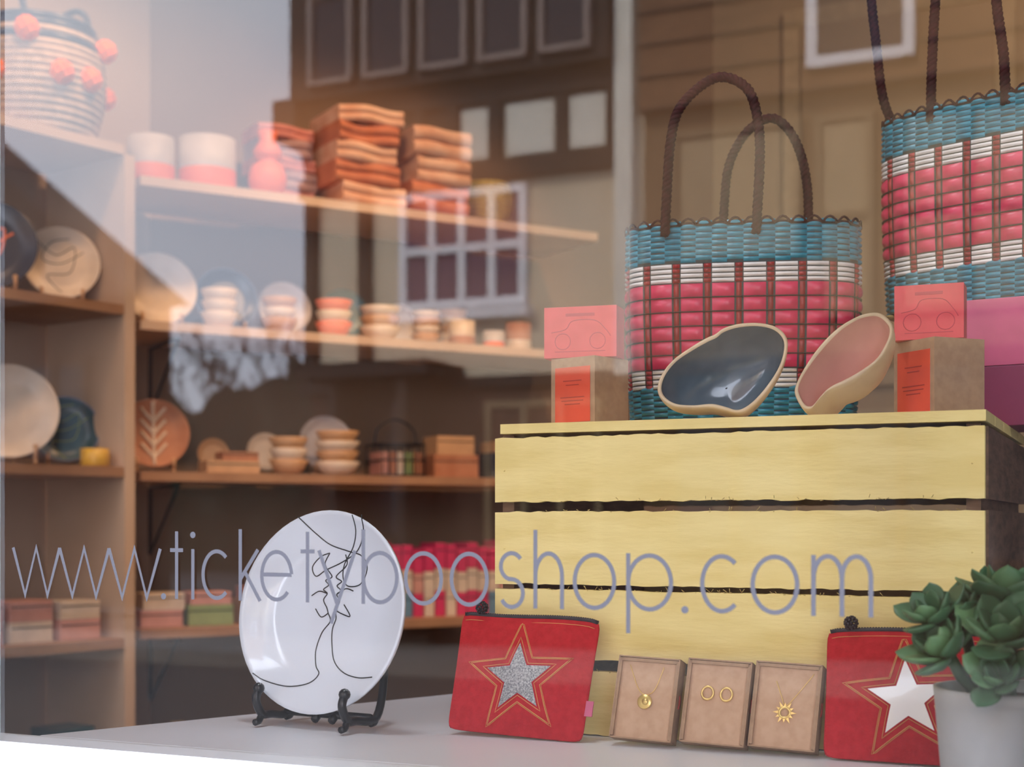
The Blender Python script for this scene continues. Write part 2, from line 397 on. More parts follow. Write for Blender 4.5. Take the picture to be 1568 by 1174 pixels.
b1=[(1012,598),(1018,578),(1035,557),(1060,540),(1083,527),(1096,521),(1108,512),(1130,505),(1160,503),(1185,509),(1199,524),(1199,545),(1190,570),(1172,597),(1153,618),(1137,629),(1125,631),(1112,627),(1090,622),(1062,624),(1035,622),(1018,612)]
bowl('heart_shaped_bowl',b1,(1105,570),.000601,(.010,.050,-.014),(-.356,1.275,.1405),SLATE)
b2=[(1229,598),(1240,575),(1262,545),(1290,515),(1315,498),(1335,491),(1352,492),(1366,505),(1367,520),(1358,540),(1345,558),(1320,576),(1298,588),(1278,598),(1264,612),(1252,626),(1240,626),(1231,612)]
bowl('heart_shaped_bowl',b2,(1300,560),.000585,(.020,.034,-.022),(-.2440,1.2770,.1430),BLUSH)
# ---------------------------------------------------------------- felt pouches
def star(n=5,R=1,r=.45,a0=90): return [((R if k%2==0 else r)*math.cos(rad(a0+36*k)),(R if k%2==0 else r)*math.sin(rad(a0+36*k))) for k in range(10)]
def pouch(name,loc,lean,rz,starmat,W=.137,H=.110,sx=0,roll=0,tag=True,ph=0):
    mb=MB()
    def T(x,z):
        a=min(1,abs(2*x/W));b=min(1,abs(2*(z-H/2)/H)); e=(1-a**3)*(1-b**3)
        return .0012+.0075*e+.0007*e*(math.sin(x*95+z*40+ph)+math.sin(z*120-x*50+ph))
    def pos(a,b,side):
        k=1-.028*(abs(a)**12)*(abs(b)**12); x=a*W/2*k; z=H/2+b*H/2*k
        x*=1+.018*b-.012*(1-b*b); z+=.0012*math.sin(a*3+ph)*(b>0)*b
        return (x,side*T(x,z),z)
    for side in(-1,1): mb.grid(lambda u,v:pos(2*u-1,2*v-1,side),32,28,FELT)
    top=[pos(-1+2*k/20,1,0) for k in range(21)]
    mb.tube([(x,y,z+.0012) for x,y,z in top],.0022,ZIP,6)
    for k in range(60):
        t=k/59*19.99; i=int(t); p=Vector(top[i]).lerp(Vector(top[i+1]),t-i); mb.box((p.x,p.y,p.z+.003),(.0012,.0022,.0012),ZIP)
    mb.tube([pos(-1+2*k/20,-1,0) for k in range(21)],.0014,FELT,6)
    for sd in(-1,1): mb.tube([pos(sd,-1+2*k/20,0) for k in range(21)],.0014,FELT,6)
    mb.tube([(x*.975,-.0024,z-.0045) for x,y,z in top],.0003,GOLDT,4)
    bx=-W/2+.018; cz=H+.007
    for i in range(40):
        ph_=math.acos(1-2*(i+.5)/40); th=i*2.4
        mb.sphere((bx+.0052*math.sin(ph_)*math.cos(th),-.003+.0052*math.sin(ph_)*math.sin(th),cz+.0052*math.cos(ph_)),.0014,ZIP,6)
    mb.tube([(bx,0,H),(bx-.004,-.002,H+.003),(bx,-.003,cz)],.001,ZIP,5)
    cx,czs=sx,H*.47
    def put(pts,R,m,w):
        q=[]
        L=len(pts)
        for k in range(L):
            a,b=pts[k],pts[(k+1)%L]
            for j in range(8):
                t=j/8; x=cx+R*(a[0]+(b[0]-a[0])*t); z=czs+R*(a[1]+(b[1]-a[1])*t)
                z=min(max(z,.004),H-.006)
                if abs(x)<W/2-.002: q.append((x,-T(x,z)-.0002,z))
        mb.tube(q,w,m,4,closed=True)
    S=star(r=.42,a0=96)
    R=.0335; vs=[];fs=[]
    M_=8
    for k in range(10):
        a=S[k];b=S[(k+1)%10]; idx={}
        for i in range(M_+1):
            for j in range(M_+1-i):
                x=cx+R*(a[0]*i+b[0]*j)/M_; z=czs+R*(a[1]*i+b[1]*j)/M_
                idx[(i,j)]=len(vs); vs.append((x,-T(x,z)-.0007,z))
        for i in range(M_):
            for j in range(M_-i):
                fs.append((idx[(i,j)],idx[(i+1,j)],idx[(i,j+1)]))
                if i+j<M_-1: fs.append((idx[(i+1,j)],idx[(i+1,j+1)],idx[(i,j+1)]))
    mb.add(vs,fs,starmat)
    put(S,.039,GOLDT,.00035); put(S,.053,GOLDT,.00045); put(S,.056,GOLDT,.0003)
    if tag: mb.box((W/2+.002,-.001,.030),(.008,.0012,.014),PINK)
    return mb.build(name,loc,(rad(-lean),rad(roll),rad(rz)))
pouch('felt_star_pouch',(-.534,1.203,-.1960),16.5,0,GLIT,roll=2)
pouch('felt_star_pouch',(-.180,1.203,-.1970),16.5,0,FOIL,roll=0,W=.137,H=.108,ph=2)
# ---------------------------------------------------------------- jewellery boxes
def jbox(name,x,kind):
    mb=MB(); W,H,D=.058,.075,.017; t=.0012
    mb.box((0,0,H/2),(W,t,H),KRAFT)
    for sx in(-1,1): mb.box((sx*(W/2-t/2),-D/2,H/2),(t,D,H),KRAFT)
    for z in(t/2,H-t/2): mb.box((0,-D/2,z),(W,D,t),KRAFT)
    mb.box((0,-D+.0035,H/2),(W-2*t-.0006,.001,H-2*t-.0006),KRAFTL)
    for sx in(-1,1): mb.box((sx*(W/2-t-.0012),-D+.0012,H/2),(.0022,.0022,H-.004),KRAFT)
    mb.box((0,-D+.0012,H-.0032),(W-.004,.0022,.0028),KRAFT)
    y=-D+.0022
    mb.tube([(W/2+.0003,-D*.45,H*.42),(W/2+.0008,-D*.45,H*.47),(W/2+.0008,-D*.45,H*.53),(W/2+.0003,-D*.45,H*.58)],.0008,INK,6)
    if kind=='disc':
        mb.tube(cat([(-.018,y,H-.008),(-.008,y,H*.62),(0,y,H*.545),(.008,y,H*.62),(.014,y,H-.008)],6),.0004,GOLD,5)
        mb.lathe([(0,-.0006),(.0062,-.0006),(.0068,0),(.0062,.0008),(0,.0008)],GOLD,24,M=Matrix.Translation((0,y-.001,H*.46))@Matrix.Rotation(rad(90),4,'X'))
        mb.lathe([(0,.0008),(.003,.0008),(.0032,.0016),(0,.0016)],GOLD,12,M=Matrix.Translation((.001,y-.001,H*.46))@Matrix.Rotation(rad(90),4,'X'))
    elif kind=='hoops':
        for cx in(-.0085,.0085): mb.tube([(cx+.0052*math.cos(k*.2618),y-.0006,H*.6+.0058*math.sin(k*.2618)) for k in range(24)],.0010,GOLD,6,closed=True)
    else:
        mb.tube(cat([(-.010,y,H*.78),(-.004,y,H*.6),(.0,y,H*.5),(.008,y,H*.62),(.022,y,H-.008)],6),.0004,GOLD,5)
        cz=H*.42
        mb.lathe([(.0036,-.0005),(.0055,-.0005),(.0055,.0006),(.0036,.0006),(.0036,-.0005)],GOLD,24,M=Matrix.Translation((0,y-.001,cz))@Matrix.Rotation(rad(90),4,'X'))
        for k in range(12):
            a=k*math.pi/6; R=.0105 if k%2==0 else .0088; d=.28
            mb.add([(.0052*math.cos(a-d),y-.0014,cz+.0052*math.sin(a-d)),(.0052*math.cos(a+d),y-.0014,cz+.0052*math.sin(a+d)),(R*math.cos(a),y-.0014,cz+R*math.sin(a))],[(0,1,2)],GOLD)
    return mb.build(name,(x,1.2185,-.1980),(rad(-17),rad(2.0),0))
jbox('jewellery_box',-.4115,'disc'); jbox('jewellery_box',-.346,'hoops'); jbox('jewellery_box',-.2845,'sun')
# ---------------------------------------------------------------- decorated plate + easel
def plate_z(r,R):
    q=r/R
    return .0 if q<.62 else .012*((q-.62)/.38)**1.5
def plate(name,loc,R,rz,lean,m,lines=None,lm=BLK,stand=True,lw=.0006,seg=64,standm=BLK,rim=None,sharp=()):
    mb=MB(); prof=[(0,0)]
    for k in range(1,25): r=R*k/24; prof.append((r,plate_z(r,R)))
    prof.append((R*1.005,plate_z(R,R)-.001))
    for k in range(24,10,-1): r=R*k/24; prof.append((r,plate_z(r,R)-.004))
    prof+= [(R*.42,-.0065),(R*.40,-.0065),(R*.39,-.004),(0,-.004)]
    T=Matrix.Translation((0,0,R*math.cos(rad(lean))+.012))@Matrix.Rotation(rad(90-lean),4,'X')
    mb.lathe(prof,m,seg,M=T)
    if rim: mb.tube([(R*math.cos(k*.131),R*math.sin(k*.131),plate_z(R,R)) for k in range(48)],.0022,rim,6,closed=True,M=T)
    for L in lines or []:
        pts=cat([(x,y,0) for x,y in L],8); pts=[Vector((p.x,p.y,plate_z(min(R,math.hypot(p.x,p.y)),R)+.0003)) for p in pts]
        mb.tube(pts,lw,lm,5,M=T)
    if stand:
        k=R/.1; sn=math.sin(rad(lean)); yb=-R*sn
        for sx in(-1,1):
            x=sx*.052*k
            pts=cat([(x,yb-.022*k,.036*k),(x,yb-.026*k,.026*k),(x,yb-.018*k,.012*k),(x,yb-.004,.010*k),(x,yb+.03*k,.010*k),(x*.9,yb+.05*k,.05*k),(x*.7,yb+.062*k,.10*k)],6)
            mb.tube(pts,.0042*k,standm,8)
            for yy in(-.018,.030): mb.tube(cat([(x,yb+yy*k,.011*k),(x,yb+(yy-.004)*k,.005*k),(x,yb+(yy-.010)*k,.0042*k)],5),.0034*k,standm,8)
            mb.sphere((x,yb-.022*k,.037*k),.0058*k,standm,10)
        mb.tube([(-.052*k,yb+.02*k,.010*k),(.052*k,yb+.02*k,.010*k)],.004*k,standm,8)
        mb.tube([(-.036*k,yb+.062*k,.10*k),(.036*k,yb+.062*k,.10*k)],.003*k,standm,8)
        for sx in(-.2,.2): mb.tube([(sx*.052*k,yb+.02*k,.010*k),(sx*.052*k,yb+.012*k,.0045*k)],.004*k,standm,8)
    return mb.build(name,loc,(0,0,rad(rz)))
def PL(l): return [((u-507)*.00064/.88,(937-v)*.00065) for u,v in l]
lines=[PL(l) for l in [
 [(455,793),(478,815),(503,833),(535,843),(558,850),(568,868),(560,892),(540,896),(530,884),(530,862),(543,835),(549,812),(546,790)],
 [(562,790),(563,815),(550,842),(525,860),(500,872),(484,882),(476,868),(488,852),(503,846)],
 [(503,846),(497,860),(499,868),(511,882),(501,888),(507,895),(499,902),(506,908),(501,918),(508,930),(511,938)],
 [(530,848),(534,860),(531,868),(518,882),(528,889),(521,896),(529,903),(522,909),(528,919),(521,932)],
 [(480,912),(492,905),(506,908)],[(522,909),(536,900),(549,903)],
 [(489,932),(500,944),(511,938)],[(521,932),(534,938),(548,941),(536,924)],
 [(511,938),(516,950),(504,968),(497,995),(500,1018),(506,1030),(492,1045),(460,1052),(425,1046),(405,1036)],
 [(521,932),(525,945),(521,962),(523,985),(530,1010),(548,1026),(575,1032),(602,1030)]]]
plate('decorated_plate',(-.737,1.205,-.1990),.1,-6,10,CERW,lines)
plate('white_plate',(.005,1.35,-.1990),.1,0,10,CERW)
# ---------------------------------------------------------------- succulent
def leaf(mb,M,L,w,t,m):
    def fn(u,v):
        a=u*2*math.pi; q=v
        wid=w*(math.sin(math.pi*min(1,q**1.35*.93+.05))**.8)*(1 if q<.999 else .02)
        th=t*(math.sin(math.pi*(.08+.88*q))**.7)
        x=wid*math.cos(a); z=th*math.sin(a)*(.6 if math.sin(a)>0 else 1)+ .22*abs(x)*abs(x)/w
        return (x,L*q,z+L*.28*q*q)
    mb.grid(fn,10,9,m,cu=True,M=M)
mb=MB(); R0=.055
prof=[(0,0),(.045,0),(.049,.003),(.0552,.076),(.0555,.079),(.0520,.079),(.0505,.070),(0,.068)]
mb.lathe(prof,CONC,56); mb.lathe([(0,.0700),(.0503,.0700)],SOIL,30)
random.seed(11)
for (cx,cy,cz,sc,tx,ty,n) in [(-.012,-.024,.116,1.3,-12,28,15),(-.048,-.006,.104,1.15,-40,10,14),(.026,-.034,.104,1.15,18,32,14),(.004,.018,.140,1.3,0,0,15),(-.030,.020,.126,1.15,-28,10,12),(.042,.012,.124,1.1,30,5,13),(-.024,-.044,.090,.9,-25,50,12),(-.054,.008,.128,1.0,-30,15,12)]:
    B=Matrix.Translation((cx,cy,cz))@Matrix.Rotation(rad(ty),4,'X')@Matrix.Rotation(rad(tx),4,'Y')
    mb.tube([(cx*.4,cy*.4,.068),(cx*.8,cy*.8,(.07+cz)/2),(cx,cy,cz)],.0045,LEAF,7)
    for k in range(n):
        q=k/n; az=137.5*k+random.uniform(-8,8); el=8+68*q+random.uniform(-5,5)
        M=B@Matrix.Rotation(rad(az),4,'Z')@Matrix.Translation((0,.002,0))@Matrix.Rotation(rad(el-10),4,'X')
        leaf(mb,M,.034*sc*(1-.45*q),.0120*sc*(1-.4*q),.0036*sc,LEAF2 if k%3==0 else LEAF)
mb.build('potted_succulent',(-.089,1.099,-.1995),(0,0,rad(24)))
# ---------------------------------------------------------------- shop shelving
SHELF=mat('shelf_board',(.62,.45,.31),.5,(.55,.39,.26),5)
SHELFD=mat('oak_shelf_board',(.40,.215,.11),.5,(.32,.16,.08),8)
def PA(s,d,z): return (-2.099-.242*s-.970*d, 2.568-.970*s+.242*d, z)
def PB(s,d,z): return (-2.157+.574*s-.819*d, 2.652+.819*s+.574*d, z)
ZA=[.85,.49,.125,-.26,-.62]; ZB=[.81,.473,.12,-.25,-.62]
def shelfboard(mb,P,s0,s1,z,m,th=.022,dep=.3):
    q=[P(s0,0,0),P(s1,0,0),P(s1,dep,0),P(s0,dep,0)]; mb.prism([(a[0],a[1]) for a in q],z-th,z,m)
mb=MB()
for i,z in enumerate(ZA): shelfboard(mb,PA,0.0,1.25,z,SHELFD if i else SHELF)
def post(P,s,z0,z1,m,w=.05,dep=.3,d0=0):
    q=[P(s,d0,0),P(s+w,d0,0),P(s+w,d0+dep,0),P(s,d0+dep,0)]; mb.prism([(a[0],a[1]) for a in q],z0,z1,m)
post(PA,-.03,FL,.83,SHELF,.028); post(PA,1.25,FL,1.3,SHELF,.028)
mb.build('shelving_unit')
mb=MB()
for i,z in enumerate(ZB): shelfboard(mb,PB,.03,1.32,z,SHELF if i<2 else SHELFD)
for z in ZB[1:4]:
    for s in(.14,):
        a=PB(s,.29,z-.03);b=PB(s,.06,z-.03);c=PB(s,.29,z-.2)
        mb.tube([c,a,b],.006,BLK,6); mb.tube([c,b],.005,BLK,6)
mb.build('shelving_unit')
def cup(name,loc,r,h,m1,m2,band=.4):
    mb=MB(); t=.005
    mb.lathe([(0,0),(r*.92,0),(r,h*.06),(r,h*band)],m2,32); mb.lathe([(r,h*band),(r*.98,h),(r*.98-t,h),(r*.98-t,h*.1),(0,h*.1)],m1,32)
    return mb.build(name,loc)
def bowlstack(name,loc,r,n,m,step=.03,m2=None):
    mb=MB()
    for k in range(n):
        z=k*step; q=r*(1-.03*(k%2)); mm=m if (k%2==0 or not m2) else m2
        mb.lathe([(0,z),(q*.5,z),(q*.75,z+step*.4),(q,z+step*1.3),(q*.96,z+step*1.35),(q*.68,z+step*.6),(0,z+step*.5)],mm,28)
    return mb.build(name,loc)
def fold(name,loc,rz,w,d,cols,h=.035):
    mb=MB(); z=0
    for i,m in enumerate(cols):
        hh=h*random.uniform(.75,1.25); dx=random.uniform(-.010,.010); ww=w*random.uniform(.86,1); sg=random.uniform(-.005,.005); tl=random.uniform(-.05,.05)
        for j in range(2):
            z0=z+j*hh/2
            def fn(u,v,z0=z0,hh=hh,dx=dx,ww=ww,sg=sg,tl=tl):
                a=u*2*math.pi; q=hh/4
                y=(d/2-q)*(1 if math.cos(a)>0 else -1)*min(1,abs(math.cos(a))*6)+q*math.cos(a)
                x=dx-ww/2+ww*v
                y+=.006*math.sin(x*40+i*3)
                return (x,y,z0+q+q*math.sin(a)*1.08+.0014*math.sin(x*45+i*2)+sg*math.sin(v*3.1)+tl*x*.5)
            mb.grid(fn,24,12,m,cu=True)
            for e in(0,1):
                ring=[fn(k/24,e) for k in range(24)]; mb.add(ring,[tuple(range(24))],m)
        z+=hh
    return mb.build(name,(loc[0],loc[1],loc[2]+.007),(0,0,rad(rz)))
def sbox(name,loc,rz,items):
    mb=MB()
    for (x,y,z,w,d,h,m) in items:
        mb.box((x,y,z+h/2),(w,d,h),m); mb.box((x,y-d/2-.0005,z+h*.72),(w*.99,.001,.0025),BLK)
    return mb.build(name,loc,(0,0,rad(rz)),bevel=.002)
GREYC=mat('grey_ceramic',(.5,.46,.44),.5); CORC=mat('coral_ceramic',(.8,.2,.1),.5,(.7,.15,.08))
TERR=mat('terracotta',(.42,.18,.09),.6,(.34,.13,.06)); CRE=mat('cream_ceramic',(.7,.58,.44),.4); TEALC=mat('teal_ceramic',(.03,.09,.11),.3)
NAVY=mat('navy_ceramic',(.03,.035,.06),.3); WOODL=mat('light_wood',(.55,.32,.16),.5); YELC=mat('yellow_ceramic',(.7,.42,.05),.4); BLUEC=mat('blue_grey_rim',(.15,.2,.3),.4)
TX=[mat('rust_textile',(.60,.22,.11),.9,(.45,.13,.06),14,.5),mat('pink_textile',(.62,.25,.2),.9,(.5,.18,.14),30,.5),mat('cream_textile',(.74,.48,.33),.9,(.60,.31,.19),14,.5),mat('grey_textile',(.42,.28,.26),.9,(.34,.2,.2),30,.5)]
PCAR=mat('pink_card',(.6,.3,.24),.7); GCAR=mat('green_card',(.25,.33,.12),.7); BCAR=mat('blue_card',(.12,.25,.35),.7); RCAR=mat('magenta_cloth',(.6,.03,.12),.7)
e=.0008
cup('two_tone_cup',PB(.085,.10,ZB[0]+e),.056,.115,GREYC,CORC); cup('two_tone_cup',PB(.225,.10,ZB[0]+e),.070,.13,GREYC,CORC)
mb=MB(); mb.lathe([(0,0),(.03,0),(.046,.03),(.048,.05),(.04,.078),(.022,.09),(.032,.098),(.036,.115),(.026,.132),(.02,.14),(.026,.165),(.02,.168),(.014,.14),(0,.135)],CORC,32); mb.build('coral_vase',PB(.372,.075,ZB[0]+e))
fold('folded_throws',PB(.45,.195,ZB[0]+e),55,.16,.12,[TX[1],TX[3],TX[1],TX[3],TX[1]],.040)
fold('folded_throws',PB(.635,.12,ZB[0]+e),55,.19,.19,[TX[2],TX[0],TX[2],TX[0],TX[2]],.044)
fold('folded_cushions',PB(.845,.12,ZB[0]+e),55,.18,.19,[TX[0],TX[2],TX[2]],.070)
mb=MB()
for k in range(11): mb.tube([(.070*(.7+.3*math.sin(math.pi*k/12))*math.cos(a*.2618),.070*(.7+.3*math.sin(math.pi*k/12))*math.sin(a*.2618),.007+k*.011) for a in range(24)],.0062,STRAW,6,closed=True)
mb.lathe([(0,.003),(.046,.003)],STRAW,24); mb.build('coiled_basket',PB(1.03,.12,ZB[0]+e))
def mplate(P,s,d,z,R,m,rz,lean=12,**k): return plate(k.pop('name','display_plate'),P(s,d,z+e),R,rz,lean,m,**k)
leafs=[[(-.0,-.08),(0,.08)]]+[[(0,y),(sx*.03,y+.035)] for y in(-.06,-.03,0,.03) for sx in(-1,1)]
mplate(PB,.125,.17,ZB[1],.092,CRE,50,standm=WOODL); mplate(PB,.30,.18,ZB[1],.080,NAVY,50,standm=WOODL,rim=BLUEC); mplate(PB,.46,.185,ZB[1],.070,GREYC,50,standm=WOODL)
mplate(PB,.63,.19,ZB[1],.068,TEALC,50,standm=WOODL); mplate(PB,.80,.20,ZB[1],.055,GREYC,50,standm=WOODL)
bowlstack('stacked_bowls',PB(.24,.055,ZB[1]+e),.045,3,CRE,.028); bowlstack('stacked_bowls',PB(.40,.065,ZB[1]+e),.045,3,WOODL,.026,CRE)
bowlstack('stacked_bowls',PB(.55,.07,ZB[1]+e),.048,3,CORC,.028,CRE); bowlstack('stacked_bowls',PB(.68,.07,ZB[1]+e),.055,3,CRE,.026,WOODL); bowlstack('stacked_bowls',PB(.82,.08,ZB[1]+e),.04,4,WOODL,.02,CRE)
cup('stoneware_mug',PB(.93,.08,ZB[1]+e),.036,.07,CRE,TERR); cup('stoneware_mug',PB(1.03,.08,ZB[1]+e),.03,.05,GREYC,CORC)
cup('stoneware_mug',PB(1.12,.10,ZB[1]+e),.036,.08,TERR,CRE); bowlstack('stacked_bowls',PB(.97,.21,ZB[1]+e),.045,5,WOODL,.022,CRE)
mplate(PB,.10,.13,ZB[2],.085,TERR,45,name='leaf_platter',lines=leafs,lm=CRE,lw=.004,standm=WOODL)
mplate(PB,.27,.19,ZB[2],.040,WOODL,48,stand=False); mplate(PB,.58,.19,ZB[2],.075,GREYC,50,standm=WOODL)
mplate(PB,.42,.215,ZB[2],.050,CRE,50,standm=WOODL)
sbox('wooden_trinket_boxes',PB(.27,.07,ZB[2]+e),50,[(0,0,0,.13,.09,.03,WOODL),(.02,0,.0305,.09,.07,.022,TERR)])
bowlstack('stacked_bowls',PB(.43,.08,ZB[2]+e),.05,3,WOODL,.028,CRE); bowlstack('stacked_bowls',PB(.56,.07,ZB[2]+e),.058,4,CRE,.026,WOODL)
def wirebasket(loc,w,d,h):
    mb=MB()
    for z in(.003,h/2,h): mb.tube([(-w/2,-d/2,z),(w/2,-d/2,z),(w/2,d/2,z),(-w/2,d/2,z)],.003,BLK,5,closed=True)
    for x in[-w/2+w*k/6 for k in range(7)]:
        for y in(-d/2,d/2): mb.tube([(x,y,.003),(x,y,h)],.002,BLK,5)
        mb.tube([(x,-d/2,.003),(x,d/2,.003)],.002,BLK,5)
    mb.tube(cat([(-w/2,0,h),(-w*.42,0,h*1.5),(0,0,h*1.8),(w*.42,0,h*1.5),(w/2,0,h)],6),.003,BLK,5)
    for i in range(5): mb.box((-w/2+w*(i+.5)/5,0,h*.4),(w*.16,d*.7,h*.72),[PCAR,TERR,CRE,GCAR,TERR][i])
    return mb.build('wire_basket',loc,(0,0,rad(52)))
wirebasket(PB(.745,.11,ZB[2]+e),.12,.11,.085)
sbox('gift_boxes',PB(.90,.10,ZB[2]+e),52,[(0,0,0,.13,.1,.06,TERR),(0,0,.0605,.11,.09,.05,WOODL)])
sbox('gift_boxes',PB(1.08,.10,ZB[2]+e),52,[(0,0,0,.13,.1,.07,NAVY),(0,0,.0705,.11,.09,.03,WOODL)])
sbox('card_boxes',PB(.16,.10,ZB[3]+e),52,[(-.06,0,0,.1,.1,.04,PCAR),(.06,0,0,.11,.1,.05,GCAR),(-.055,0,.0405,.1,.1,.04,CRE),(.06,0,.0505,.1,.1,.03,PCAR)])
sbox('card_boxes',PB(.42,.10,ZB[3]+e),52,[(-.06,0,0,.11,.1,.06,WOODL),(.06,0,0,.11,.1,.04,BCAR),(-.055,0,.0605,.1,.1,.03,PCAR),(.06,0,.0405,.1,.1,.04,TERR)])
random.seed(5)
it=[]
for k in range(16):
    c=-.24+.032*k; h=.19+random.uniform(-.015,.01)
    it+= [(c,0,0,.028,.1,h*.35,random.choice([RCAR,CRE,BCAR])),(c,0,h*.35+.0005,.028,.1,h*.3,random.choice([CRE,PCAR])),(c,0,h*.65+.001,.028,.1,h*.35,RCAR)]
sbox('rolled_gift_bags',PB(.84,.11,ZB[3]+e),52,it)
it=[]
for k in range(20): it.append((-.38+.040*k,0,0,.03,.1,.08+random.uniform(-.02,.05),random.choice([TERR,GCAR,YELC,NAVY,PCAR,BLK,BLK])))
sbox('small_gift_boxes',PB(.55,.12,ZB[4]+e),55,it)
# left unit
mb=MB()
WB=mat('beige_seagrass',(.60,.45,.33),.8,(.45,.33,.23),60,.6,120); POM=mat('orange_pompom',(1,.22,.02),.95,(.9,.14,.01),80,.8,300)
for k in range(16):
    r=.120+.022*math.sin(math.pi*k/15); mb.tube([(r*math.cos(a*.1963),r*math.sin(a*.1963),.009+k*.0155) for a in range(32)],.009,NAVY if k in(12,14,15) else WB,6,closed=True)
mb.lathe([(0,.003),(.11,.003)],WB,32)
mb.grid(lambda u,v:((.113+.017*math.sin(v*3))*math.cos(u*6.283),(.113+.017*math.sin(v*3))*math.sin(u*6.283),.01+.23*v),32,6,NAVY,cu=True)
for k in range(13):
    a=k*2*math.pi/13; z=.115+.085*(k%2)
    for j in range(34):
        ph=math.acos(1-2*(j+.5)/34); th=j*2.4
        mb.sphere((.150*math.cos(a)+.017*math.sin(ph)*math.cos(th),.150*math.sin(a)+.017*math.sin(ph)*math.sin(th),z+.017*math.cos(ph)),.010,POM,6)
for sy in(-1,1): rope(mb,cat([(-.06,sy*.10,.24),(-.045,sy*.11,.30),(0,sy*.12,.325),(.045,sy*.11,.30),(.06,sy*.10,.24)],6),.007,NAVY,pitch=.03)
mb.build('pompom_basket',PA(.14,.125,ZA[0]+e))
sw=[[(-.05,.05),(-.01,.02),(.03,.04),(.02,-.02),(-.03,-.03),(0,-.07)],[(.05,.03),(.0,.0),(-.04,.01),(-.02,.05),(.02,.06)]]
mplate(PA,.075,.13,ZA[1],.085,CRE,46,lines=sw,lw=.001,standm=WOODL,lm=BLK)
mplate(PA,.255,.13,ZA[1],.100,NAVY,46,lines=sw,lw=.003,lm=CORC,standm=WOODL)
mplate(PA,.05,.15,ZA[2],.075,TEALC,44,standm=WOODL,lines=sw,lw=.0015,lm=GCAR,rim=BLUEC); mplate(PA,.22,.11,ZA[2],.105,CRE,44,standm=WOODL)
cup('yellow_cup',PA(.045,.045,ZA[2]+e),.032,.04,YELC,YELC)
sbox('card_boxes',PA(.20,.10,ZA[3]+e),74,[(-.12,0,0,.1,.1,.045,PCAR),(0,0,0,.1,.1,.045,CRE),(.12,0,0,.1,.1,.045,PCAR),(-.12,0,.0455,.1,.1,.045,PCAR),(0,0,.0455,.1,.1,.045,PCAR),(.12,0,.0455,.1,.1,.04,CRE)])
sbox('card_boxes',PA(.20,.12,ZA[4]+e),74,[(-.12,0,0,.1,.1,.15,NAVY),(0,0,0,.1,.1,.12,TERR),(.12,0,0,.1,.1,.16,TEALC)])
# ---------------------------------------------------------------- the street that the glass reflects
REND=mat('cream_render',(.74,.63,.47),.85,(.68,.57,.42),.8); TIMB=mat('dark_timber',(.018,.011,.009),.7); PANEL=mat('pale_panel',(.90,.85,.74),.8)
TILE=mat('brown_clay_tile',(.20,.10,.05),.8,(.14,.07,.035),6,stretch=(1,1,4)); BRICK=mat('dark_brick',(.07,.035,.025),.85,(.045,.022,.017),8)
FRM=mat('white_sash',(.92,.90,.94),.5); PANE=mat('window_pane_dark',(.03,.03,.04),.1); CURT=mat('purple_curtain',(.16,.08,.13),.7); BLIND=mat('beige_blind',(.45,.34,.2),.7)
TFR=mat('tan_frame',(.25,.18,.1),.7)
OCH=mat('ochre_render',(.22,.145,.08),.85,(.19,.125,.07),.8)
YF=-9.0
def window(mb,x0,x1,z0,z1,nx,nz,pm,fr=.06,y=YF,fm=None):
    fm=fm or FRM
    mb.bb(x0,x1,y-.05,y+.02,z0,z1,pm)
    for k in range(nx+1):
        x=x0+(x1-x0)*k/nx; mb.bb(x-fr/2,x+fr/2,y-.02,y+.06,z0-fr/2,z1+fr/2,fm)
    for k in range(nz+1):
        z=z0+(z1-z0)*k/nz; mb.bb(x0-fr/2,x1+fr/2,y-.02,y+.055,z-fr/2,z+fr/2,fm)
GFR=mat('grey_brown_frame',(.26,.20,.18),.6)
mb=MB()
mb.bb(-6.87,-3.72,-15,YF,FL,6.2,REND)
mb.bb(-6.87,-3.72,YF,YF+.03,FL,1.15,BRICK)
for z0,z1 in((2.9,3.06),(3.56,3.74),(4.72,4.9),(1.15,1.24)): mb.bb(-6.95,-3.95,YF,YF+.10,z0,z1,TIMB)
for x in(-6.85,-6.3,-5.75,-5.42,-5.03,-4.42,-3.97): mb.bb(x-.05,x+.05,YF,YF+.09,3.0,3.6,TIMB)
for x in(-6.85,-6.3): mb.bb(x-.05,x+.05,YF,YF+.09,1.2,3.0,TIMB)
for x0,x1 in((-5.36,-5.1),(-4.93,-4.49),(-4.36,-4.04)): mb.bb(x0,x1,YF,YF+.04,3.1,3.53,PANEL)
mb.bb(-6.8,-5.47,YF,YF+.05,3.06,3.56,TIMB)
mb.bb(-6.95,-3.95,YF,YF+.25,3.74,4.72,TIMB)
for x in(-6.5,-5.95,-5.4,-4.85,-4.3): window(mb,x-.2,x+.2,3.85,4.6,1,1,PANE,.05,YF+.27,GFR)
mb.bb(-6.87,-3.8,YF,YF+.3,4.9,6.2,TIMB)
mb.bb(-7.1,-6.87,-10.5,YF+.3,3.4,3.75,TIMB)
mb.add([(-7.05,YF+.1,3.7),(-6.87,YF+.1,3.7),(-6.87,YF+.1,3.1)],[(0,1,2)],TIMB)
window(mb,-5.92,-4.78,1.88,2.82,4,2,CURT,.07); mb.bb(-6.0,-4.7,YF,YF+.15,1.73,1.82,FRM)
mb.bb(-6.6,-5.35,YF,YF+.7,1.22,1.34,TIMB); mb.bb(-6.35,-5.6,YF,YF+.08,FL,1.15,TIMB); mb.bb(-6.25,-5.7,YF+.07,YF+.1,-.1,1.05,PANE)
mb.bb(-6.35,-6.27,YF,YF+.6,FL+.1,1.22,TIMB); mb.bb(-5.68,-5.6,YF,YF+.6,FL+.1,1.22,TIMB)
window(mb,-5.1,-4.1,-.2,1.0,3,2,PANE,.06,fm=TFR)
